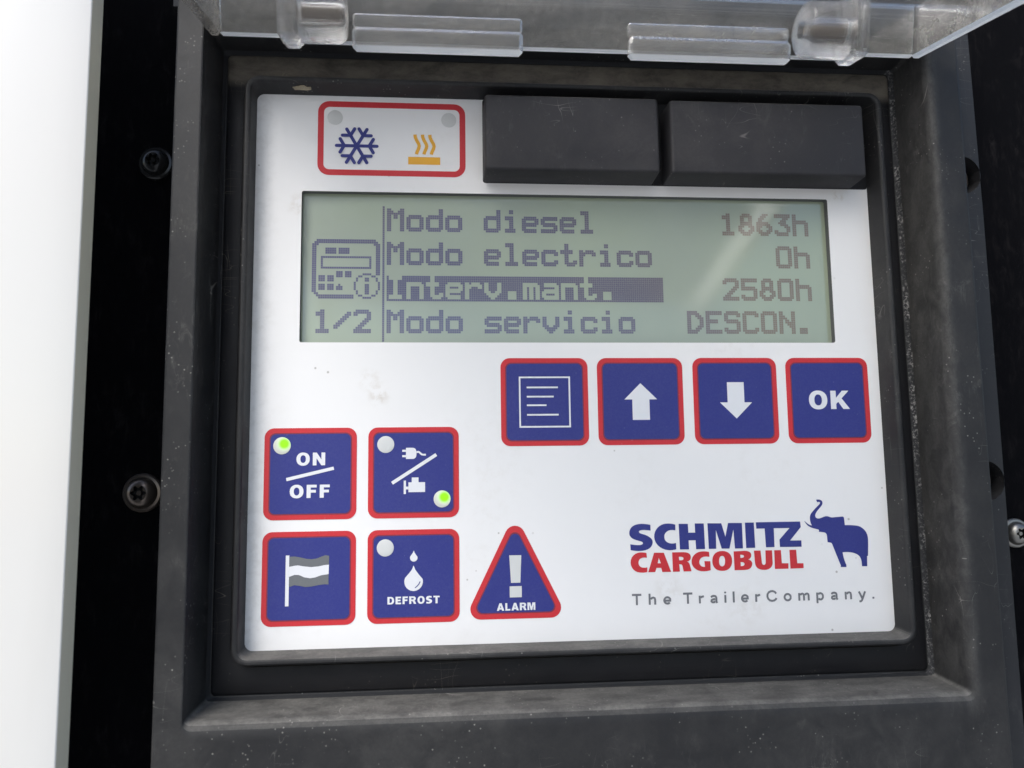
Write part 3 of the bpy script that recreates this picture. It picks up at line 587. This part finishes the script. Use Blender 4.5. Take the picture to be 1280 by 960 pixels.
# power source
c = (-26.7, -19.75); k = key(*c, 'blue key with plug and engine symbols, one lamp green and one off')
m = MB()
body = [(-1.70, 2.94), (-.35, 2.94)]+arc(-.35, 4.17, .97, 1.24, -90, 90, 14, 2.6)+[(-1.70, 5.41)]
poly(m, body, *c)
poly(m, rect(-2.52, -1.72, 4.53, 5.0), *c); poly(m, rect(-2.52, -1.72, 3.34, 3.82), *c)
poly(m, strip([(.64, 4.40), (.95, 4.52), (1.2, 4.45), (1.5, 4.15), (1.78, 3.92), (2.1, 3.86), (2.7, 3.86)], .40), *c)
poly(m, strip([(-4.75, -2.35), (5.0, 3.85)], .75), *c)
poly(m, [(-1.15, -4.37), (2.5, -4.37), (2.5, -2.2), (1.06, -2.2), (1.06, -1.15), (-.42, -1.15), (-.42, -2.2), (-1.15, -2.2)], *c)
poly(m, rect(-2.19, -1.70, -4.75, -1.81), *c); poly(m, rect(-1.69, -1.16, -3.75, -3.13), *c)
m.build('symbol', M['white'], k)
lamp('indicator_lamp', c[0]-6.15, c[1]+6.2, 1.87, k, label='small round lamp, unlit')
lamp('indicator_lamp', c[0]+6.25, c[1]-5.95, 1.87, k, True, label='small round lamp glowing green')
# flag
c = (-49.2, -42.27); k = key(*c, 'blue key with a grey and white striped flag symbol')
m = MB(); poly(m, [(-4.2, 4.98), (-4.95, 4.98), (-4.95, -5.77), (-4.2, -5.77)], *c)
wt = [(-4.19, 2.56), (-3.05, 2.77), (-2.34, 2.83), (-1.15, 2.6), (.43, 2.4), (2.0, 2.52), (3.3, 2.77), (4.25, 2.83)]
wb = [(-4.19, .43), (-3.05, .82), (-2.1, .78), (-1.0, .27), (.27, .03), (1.38, .19), (2.64, .62), (4.2, .82)]
poly(m, wt+wb[::-1], *c)
gt = [(-4.1, 4.70), (-3.05, 4.73), (-1.95, 4.54), (-.68, 4.2), (.59, 4.07), (1.69, 4.22), (2.64, 4.6), (3.43, 4.86), (4.3, 4.73)]
gb = [(-4.1, -1.71), (-3.05, -1.36), (-1.95, -1.52), (-.68, -1.8), (.59, -1.71), (2.0, -1.47), (3.3, -1.31), (4.2, -1.36)]
poly(m, gt+[(x, y+.03) for x, y in wt[::-1]], *c, mi=1); poly(m, [(x, y-.03) for x, y in wb]+gb[::-1], *c, mi=1)
m.build('symbol', [M['white'], M['grey']], k)
# defrost
c = (-26.7, -42.27); k = key(*c, 'blue key with two water drops above the word DEFROST')
def drop(m, ax, ay, cx, cy, r):
    e = [(cx+r*math.cos(math.radians(a)), cy+r*math.sin(math.radians(a))) for a in range(-205, 26, 11)]
    right, left = e[-1], e[0]
    mid_r = (ax+(right[0]-ax)*.52, ay+(right[1]-ay)*.62); mid_l = (ax+(left[0]-ax)*.52, ay+(left[1]-ay)*.62)
    q_r = (ax+(right[0]-ax)*.2, ay+(right[1]-ay)*.33); q_l = (ax+(left[0]-ax)*.2, ay+(left[1]-ay)*.33)
    poly(m, [(ax, ay), q_l, mid_l]+e+[mid_r, q_r], *c)
m = MB(); drop(m, .03, 5.5, .03, 3.9, .82); drop(m, 0, 2.25, 0, -1.2, 2.02)
bold(m, 'DEFROST', c[0], c[1]-5.15, 1.6, 11.3, W3, .17)
poly(m, strip([(1.42, -1.2), (1.15, -1.75), (.75, -2.2), (.28, -2.55)], .2), *c, w=W3+.03, mi=1)
m.build('symbol', [M['white'], M['blue']], k)
lamp('indicator_lamp', c[0]-6.16, c[1]+6.15, 1.85, k, label='small round lamp, unlit')
# menu
c = (2.85, -4.21); k = key(*c, 'blue key with a framed list symbol')
m = MB(); m.flat([off(rect(-5.87, 5.87, -5.87, 5.75), *c), off(rect(-5.5, 5.5, -5.5, 5.38), *c)[::-1]], W3)
for a, b, y in ((-4.1, 3.05, 3.26), (-4.1, 2.05, 1.16), (-4.1, .36, -.80), (-4.1, 3.1, -2.97)): poly(m, rect(a, b, y-.19, y+.19), *c)
m.build('symbol', M['white'], k)
ARW = [(0, 4.15), (-3.82, .40), (-2.0, .40), (-2.0, -4.3), (2.0, -4.3), (2.0, .40), (3.82, .40)]
c = (25.02, -4.21); k = key(*c, 'blue key with a white arrow pointing up')
m = MB(); poly(m, ARW, *c); m.build('symbol', M['white'], k)
c = (47.45, -4.21); k = key(*c, 'blue key with a white arrow pointing down')
m = MB(); poly(m, [(x, -y) for x, y in ARW], *c); m.build('symbol', M['white'], k)
c = (69.72, -4.21); k = key(*c, 'blue key marked OK')
m = MB(); bold(m, 'OK', c[0]+.15, c[1]+.05, 4.3, 9.8, W3, .16); m.build('symbol', M['white'], k)

# alarm triangle
def rtri(A, B, C, rad, n=8):
    out = []
    T = [Vector(A), Vector(B), Vector(C)]
    for i in range(3):
        p, a, b = T[i], T[i-1], T[(i+1) % 3]
        da, db = (a-p).normalized(), (b-p).normalized(); h = math.acos(da.dot(db))/2
        cc = p+(da+db).normalized()*rad/math.sin(h)
        s0 = p+da*rad/math.tan(h)-cc; s1 = p+db*rad/math.tan(h)-cc
        a0 = math.atan2(s0.y, s0.x); a1 = math.atan2(s1.y, s1.x)
        dl = (a1-a0+math.pi) % (2*math.pi)-math.pi
        out += [(cc.x+rad*math.cos(a0+dl*k/n), cc.y+rad*math.sin(a0+dl*k/n)) for k in range(n+1)]
    return out
tri = rtri((-15.75, -52.0), (7.05, -52.0), (-4.36, -29.05), 2.25)
m = MB(); m.extrude([tri], 0, W1); wk = m.build('warning_sign', M['red'], unit, 'blue warning triangle with exclamation mark and ALARM')
tri = rtri((-13.95, -50.88), (5.25, -50.88), (-4.36, -31.6), 1.35)
m = MB(); m.extrude([tri], W1-.02, W1+.03); m.build('inner_border', M['rim_ink'], wk)
tri = rtri((-13.55, -50.62), (4.85, -50.62), (-4.36, -32.15), 1.2)
m = MB(); m.extrude([tri], W1-.02, W2); m.build('sign_face', M['blue'], wk)
m = MB(); m.flat([[(-5.70, -38.3), (-3.02, -38.3), (-3.3, -44.27), (-5.38, -44.27)]], W3); m.flat([rect(-5.69, -3.02, -47.4, -45.0)], W3)
m.build('symbol', M['dome'], wk)
m = MB(); bold(m, 'ALARM', -4.32, -49.4, 1.62, 8.5, W3, .13); m.build('lettering', M['white'], wk)

# cooling and heating indicator window
m = MB(); m.extrude([rrect(-48.68, -14.75, 48.25, 65.97, 2.6), rrect(-47.34, -16.1, 49.6, 64.6, 1.3)[::-1]], 0, W1)
ind = m.build('indicator_frame', M['red'], unit, 'red rounded frame round the cooling and heating symbols')
m = MB(); R_ = 5.0
loops_w = .76
for k in range(6):
    a = math.radians(60*k); d = Vector((math.cos(a), math.sin(a)))
    def pt(rr, side=0.0, _a=a):
        return (-39.8+rr*math.cos(_a)-side*math.sin(_a), 55.31+rr*math.sin(_a)+side*math.cos(_a))
    def stroke(p, q, w):
        dv = (Vector(q)-Vector(p)).normalized(); nn = Vector((-dv.y, dv.x)); th = loops_w/2
        a1 = math.atan2(dv.y, dv.x)
        cap = [(q[0]+th*math.cos(a1+math.radians(t)), q[1]+th*math.sin(a1+math.radians(t))) for t in range(-90, 91, 30)]
        m.flat([[(p[0]+nn.x*th, p[1]+nn.y*th), (p[0]-nn.x*th, p[1]-nn.y*th)]+cap], w)
    stroke(pt(0), pt(R_-.38), W1+.012*k)
    for sgn in (-1, 1):
        b = a+sgn*math.radians(60); p0 = pt(2.85); p1 = (p0[0]+1.85*math.cos(b), p0[1]+1.85*math.sin(b))
        stroke(p0, p1, W1+.08+.012*k+.006*sgn)
m.build('snowflake_symbol', M['blue'], ind)
m = MB(); m.flat([rect(-28.0, -20.63, 51.13, 52.94)], W1)
for x0 in (-26.45, -24.72, -23.02):
    m.flat([strip([(x0, 58.36), (x0+.05, 57.75), (x0+.35, 57.0), (x0+.85, 56.1), (x0+.98, 55.6), (x0+.85, 55.0), (x0+.5, 54.2), (x0+.32, 53.6)], .78)], W1)
m.build('heat_symbol', M['orange'], ind)
for u in (-44.8, -18.6):
    mm = MB(); mm.loft([circ(u, 62.05, 1.75, 32, .0), circ(u, 62.05, 1.75, 32, .08), circ(u, 62.05, 1.55, 32, .12)], cap1=True)
    mm.build('indicator_lamp', M['dome_pale'], ind, 'small round lamp window, unlit', smooth=50)

# printed maker's mark
m = MB()
for g_ in LOGO_BLUE+LOGO_ELEPHANT: m.flat(g_, .06)
for g_ in LOGO_RED: m.flat(g_, .06, 1)
m.build('printed_logo', [M['blue'], M['red']], unit, 'blue and red printed lettering with a blue elephant emblem')
GS = {  # regular letters, cap height 1, drawn as strokes
'T': (.62, [[(0, .92), (.62, .92)], [(.31, .84), (.31, 0)]]), 'h': (.52, [[(.08, 1), (.08, 0)], [(.16, .50), (.24, .62), (.34, .64), (.42, .58), (.44, .46), (.44, 0)]]),
'e': (.54, [arc(.27, .35, .205, .285, 12, 318, 26), [(.10, .33), (.52, .33)]]),
'r': (.36, [[(.08, .70), (.08, 0)], [(.16, .50), (.22, .60), (.36, .63)]]),
'a': (.54, [[(.07, .52), (.14, .62), (.26, .65), (.38, .61), (.42, .50), (.42, .14), (.47, 0)], [(.34, .36), (.20, .33), (.10, .27), (.08, .17), (.14, .08), (.24, .07), (.34, .13)]]),
'i': (.16, [[(.08, .70), (.08, 0)], [(.08, 1), (.08, .86)]]), 'l': (.16, [[(.08, 1), (.08, 0)]]),
'C': (.74, [[(.68, .70), (.60, .86), (.46, .94), (.32, .93), (.18, .84), (.09, .66), (.08, .44), (.13, .24), (.24, .10), (.38, .05), (.52, .08), (.63, .17), (.69, .30)]]),
'o': (.56, [arc(.28, .35, .21, .29, 0, 358, 26)]),
'm': (.80, [[(.08, .70), (.08, 0)], [(.16, .50), (.22, .61), (.31, .64), (.38, .58), (.40, .46), (.40, 0)], [(.48, .50), (.54, .61), (.63, .64), (.70, .58), (.72, .46), (.72, 0)]]),
'p': (.56, [[(.08, .70), (.08, -.28)], [(.16, .52), (.22, .62), (.31, .64), (.41, .58), (.47, .45), (.47, .26), (.42, .13), (.33, .06), (.23, .07), (.16, .16)]]),
'n': (.52, [[(.08, .70), (.08, 0)], [(.16, .50), (.24, .62), (.34, .64), (.42, .58), (.44, .46), (.44, 0)]]),
'y': (.52, [[(.05, .70), (.26, .06)], [(.48, .70), (.30, .10), (.22, -.14), (.15, -.21), (.05, -.20)]]), '.': (.16, [[(.08, .17), (.08, 0)]])}
m = MB(); x = 21.55; XW = 1.42
for word, x0, x1 in (('The', 21.65, 30.6), ('Trailer', 33.3, 51.1), ('Company.', 52.5, 78.0)):
    cap = 2.42; ws = [GS[c_][0]*cap*XW for c_ in word]; gp = (x1-x0-sum(ws))/(len(word)-1); x = x0
    for c_, wd in zip(word, ws):
        for k_, st in enumerate(GS[c_][1]): m.flat([strip([(x+p[0]*cap*XW, -49.82+p[1]*cap) for p in st], .19*cap)], .06+.008*k_)
        x += wd+gp
m.build('printed_slogan', M['slogan'], unit, 'small widely spaced grey lettering under the printed logo')
# two blank covers over unused switch positions
def cover(l, r, b, t, h, label):
    m = MB(); R = [(l-.1, r+.1, b-.1, t+.1, .6, .0), (l-.1, r+.1, b-.1, t+.1, .6, .6), (l+.0, r-.05, b+.05, t, .6, h-.9), (l+.1, r-.12, b+.15, t-.1, .7, h-.4), (l+.35, r-.35, b+.4, t-.35, .7, h-.08), (l+.6, r-.6, b+.65, t-.6, .6, h)]
    m.loft([rrect(a, bb, c_, d_, q_, z) for a, bb, c_, d_, q_, z in R], cap1=True)
    return m.build('blank_cover', M['cover'], unit, label, smooth=40)
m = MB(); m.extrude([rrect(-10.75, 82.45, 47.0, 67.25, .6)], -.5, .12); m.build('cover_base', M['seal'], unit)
cover(-10.6, 29.3, 47.2, 64.9, 8.0, 'shorter black blank cover beside the red indicator frame')
cover(32.0, 78.3, 47.2, 64.7, 8.0, 'longer black blank cover above the display corner')

# ------------------------------------------------------------------ clear lid, hinged along the top and swung open towards the viewer
TH = math.radians(12.0)
DV = (0.0, -math.sin(TH), math.cos(TH)); DN = (0.0, math.cos(TH), math.sin(TH))     # away from the hinge / out of the lid's inner face upwards
LO = (0.0, 74.0, 12.3)                                                             # inner lower edge of the hinge lip
def LP(x, d, n): return (x, LO[1]+DV[1]*d+DN[1]*n, LO[2]+DV[2]*d+DN[2]*n)
def lid_box(m, x0, x1, d0, d1, n0, n1, ch=.35):
    """box with chamfered edges, in lid coordinates"""
    rr = []
    for x, i in ((x0, ch), (x0+ch, 0), (x1-ch, 0), (x1, ch)):
        a, b, c_, d_ = d0+i, d1-i, n0+i, n1-i
        e = ch*.999 if i == 0 else ch*.001
        rr.append([LP(x, p, q) for p, q in ((a+e, c_), (b-e, c_), (b, c_+e), (b, d_-e), (b-e, d_), (a+e, d_), (a, d_-e), (a, c_+e))])
    m.loft(rr, cap0=True, cap1=True)
lid = MB()
LX0, LX1, LEN, HH = -69.8, 90.3, 150.0, 11.5
# plate and side walls, one open tray
lid_box(lid, LX0, LX1, 0, LEN, HH, HH+2.2)
lidob = lid.build('lid', M['clear'], unit, 'clear scuffed plastic lid swung open above the panel', weld=True)
def glint_low(m, lim):            # whitened lower edges paint in the light that clear rims catch
    for i, f in enumerate(m.f):
        if all((m.v[k][1]-LO[1])*DN[1]+(m.v[k][2]-LO[2])*DN[2] < lim for k in f): m.m[i] = 1
for a, b, fr in ((LX0, LX0+2.4, 0), (LX1-2.4, LX1, 1)):
    m = MB(); lid_box(m, a, b, 0, LEN, 0, HH-.05, .6)
    if fr: glint_low(m, .75)
    m.build('side_wall', [M['clear_dusty'], M['frost']], lidob)
# hinge side lip: a thin web with thicker, deeper beads either side of a notch
for a, b, n0 in ((LX0+2.45, -54.2, 0.0), (-54.1, 74.0, -1.1), (74.1, LX1-2.45, 0.0)):
    m = MB(); lid_box(m, a, b, 0, 1.8, n0, HH-.05, .45); glint_low(m, n0+.5); m.build('hinge_web', [M['clear'], M['frost']], lidob)
for a, b in ((-39.2, -2.6), (20.8, 57.6)):
    m = MB(); lid_box(m, a, b, 1.85, 4.8, -3.1, 1.7, .8); glint_low(m, -2.2); m.build('hinge_bead', [M['clear'], M['frost']], lidob)
    m = MB(); lid_box(m, a, b, 1.85, 3.0, 1.75, 5.0, .5); m.build('hinge_bead', M['clear'], lidob)
def tube(m, x0, x1, d, n, ro, ri, N=32):
    sg = 1 if x1 > x0 else -1
    def ring(x, r): return [LP(x, d+r*math.cos(2*math.pi*k/N), n+r*math.sin(2*math.pi*k/N)) for k in range(N)]
    m.loft([ring(x0, ri), ring(x0, ro-1.3), ring(x0+.5*sg, ro-.5), ring(x0+1.3*sg, ro), ring(x1, ro), ring(x1, ri), ring(x0, ri)])
for a, b, s_ in ((-40.0, -49.4, -1), (58.4, 68.4, 1)):
    m = MB(); tube(m, a, b, 7.0, 3.2, 5.9, 1.9)
    m.build('hinge_knuckle', M['clear'], lidob, smooth=35, weld=True)
    x0 = b+.05 if s_ > 0 else b-4.45
    m = MB(); lid_box(m, x0, x0+4.4, 1.85, 10.5, -2.9, HH-.05, 1.0); m.build('hinge_bracket', M['clear'], lidob, weld=True)
N = 20
for pa, pb in ((-49.0, -41.2), (59.6, 68.0)):
    m = MB(); m.loft([[LP(x, 7.0+r*math.cos(2*math.pi*k/N), 3.2+r*math.sin(2*math.pi*k/N)) for k in range(N)] for x, r in ((pa, 1.4), (pa+.3, 1.7), (pb-.3, 1.7), (pb, 1.4))], cap0=True, cap1=True)
    m.build('hinge_pin', M['pin'], unit, smooth=40)

# ------------------------------------------------------------------ flake of dried mud stuck under the upper rim
bm = bmesh.new(); bmesh.ops.create_icosphere(bm, subdivisions=3, radius=1.0)
rnd = random.Random(3)
from mathutils import noise as mnoise
for v in bm.verts:
    k = 1+.45*mnoise.noise(v.co*2.1+Vector((3, 1, 2)))+.2*mnoise.noise(v.co*5)
    v.co = Vector((v.co.x*2.0*k, v.co.y*.9*k, v.co.z*.45*k))
me = bpy.data.meshes.new('mud_flake'); 
for v in bm.verts: v.co *= MM
bm.to_mesh(me); bm.free(); me.materials.append(M['mud'])
fl = bpy.data.objects.new('mud_flake', me); COL.objects.link(fl); fl.location = P(-51.8, 67.75, 2.6)
tag(fl, 'small tan flake of dried mud stuck under the upper rim', 'mud flake')
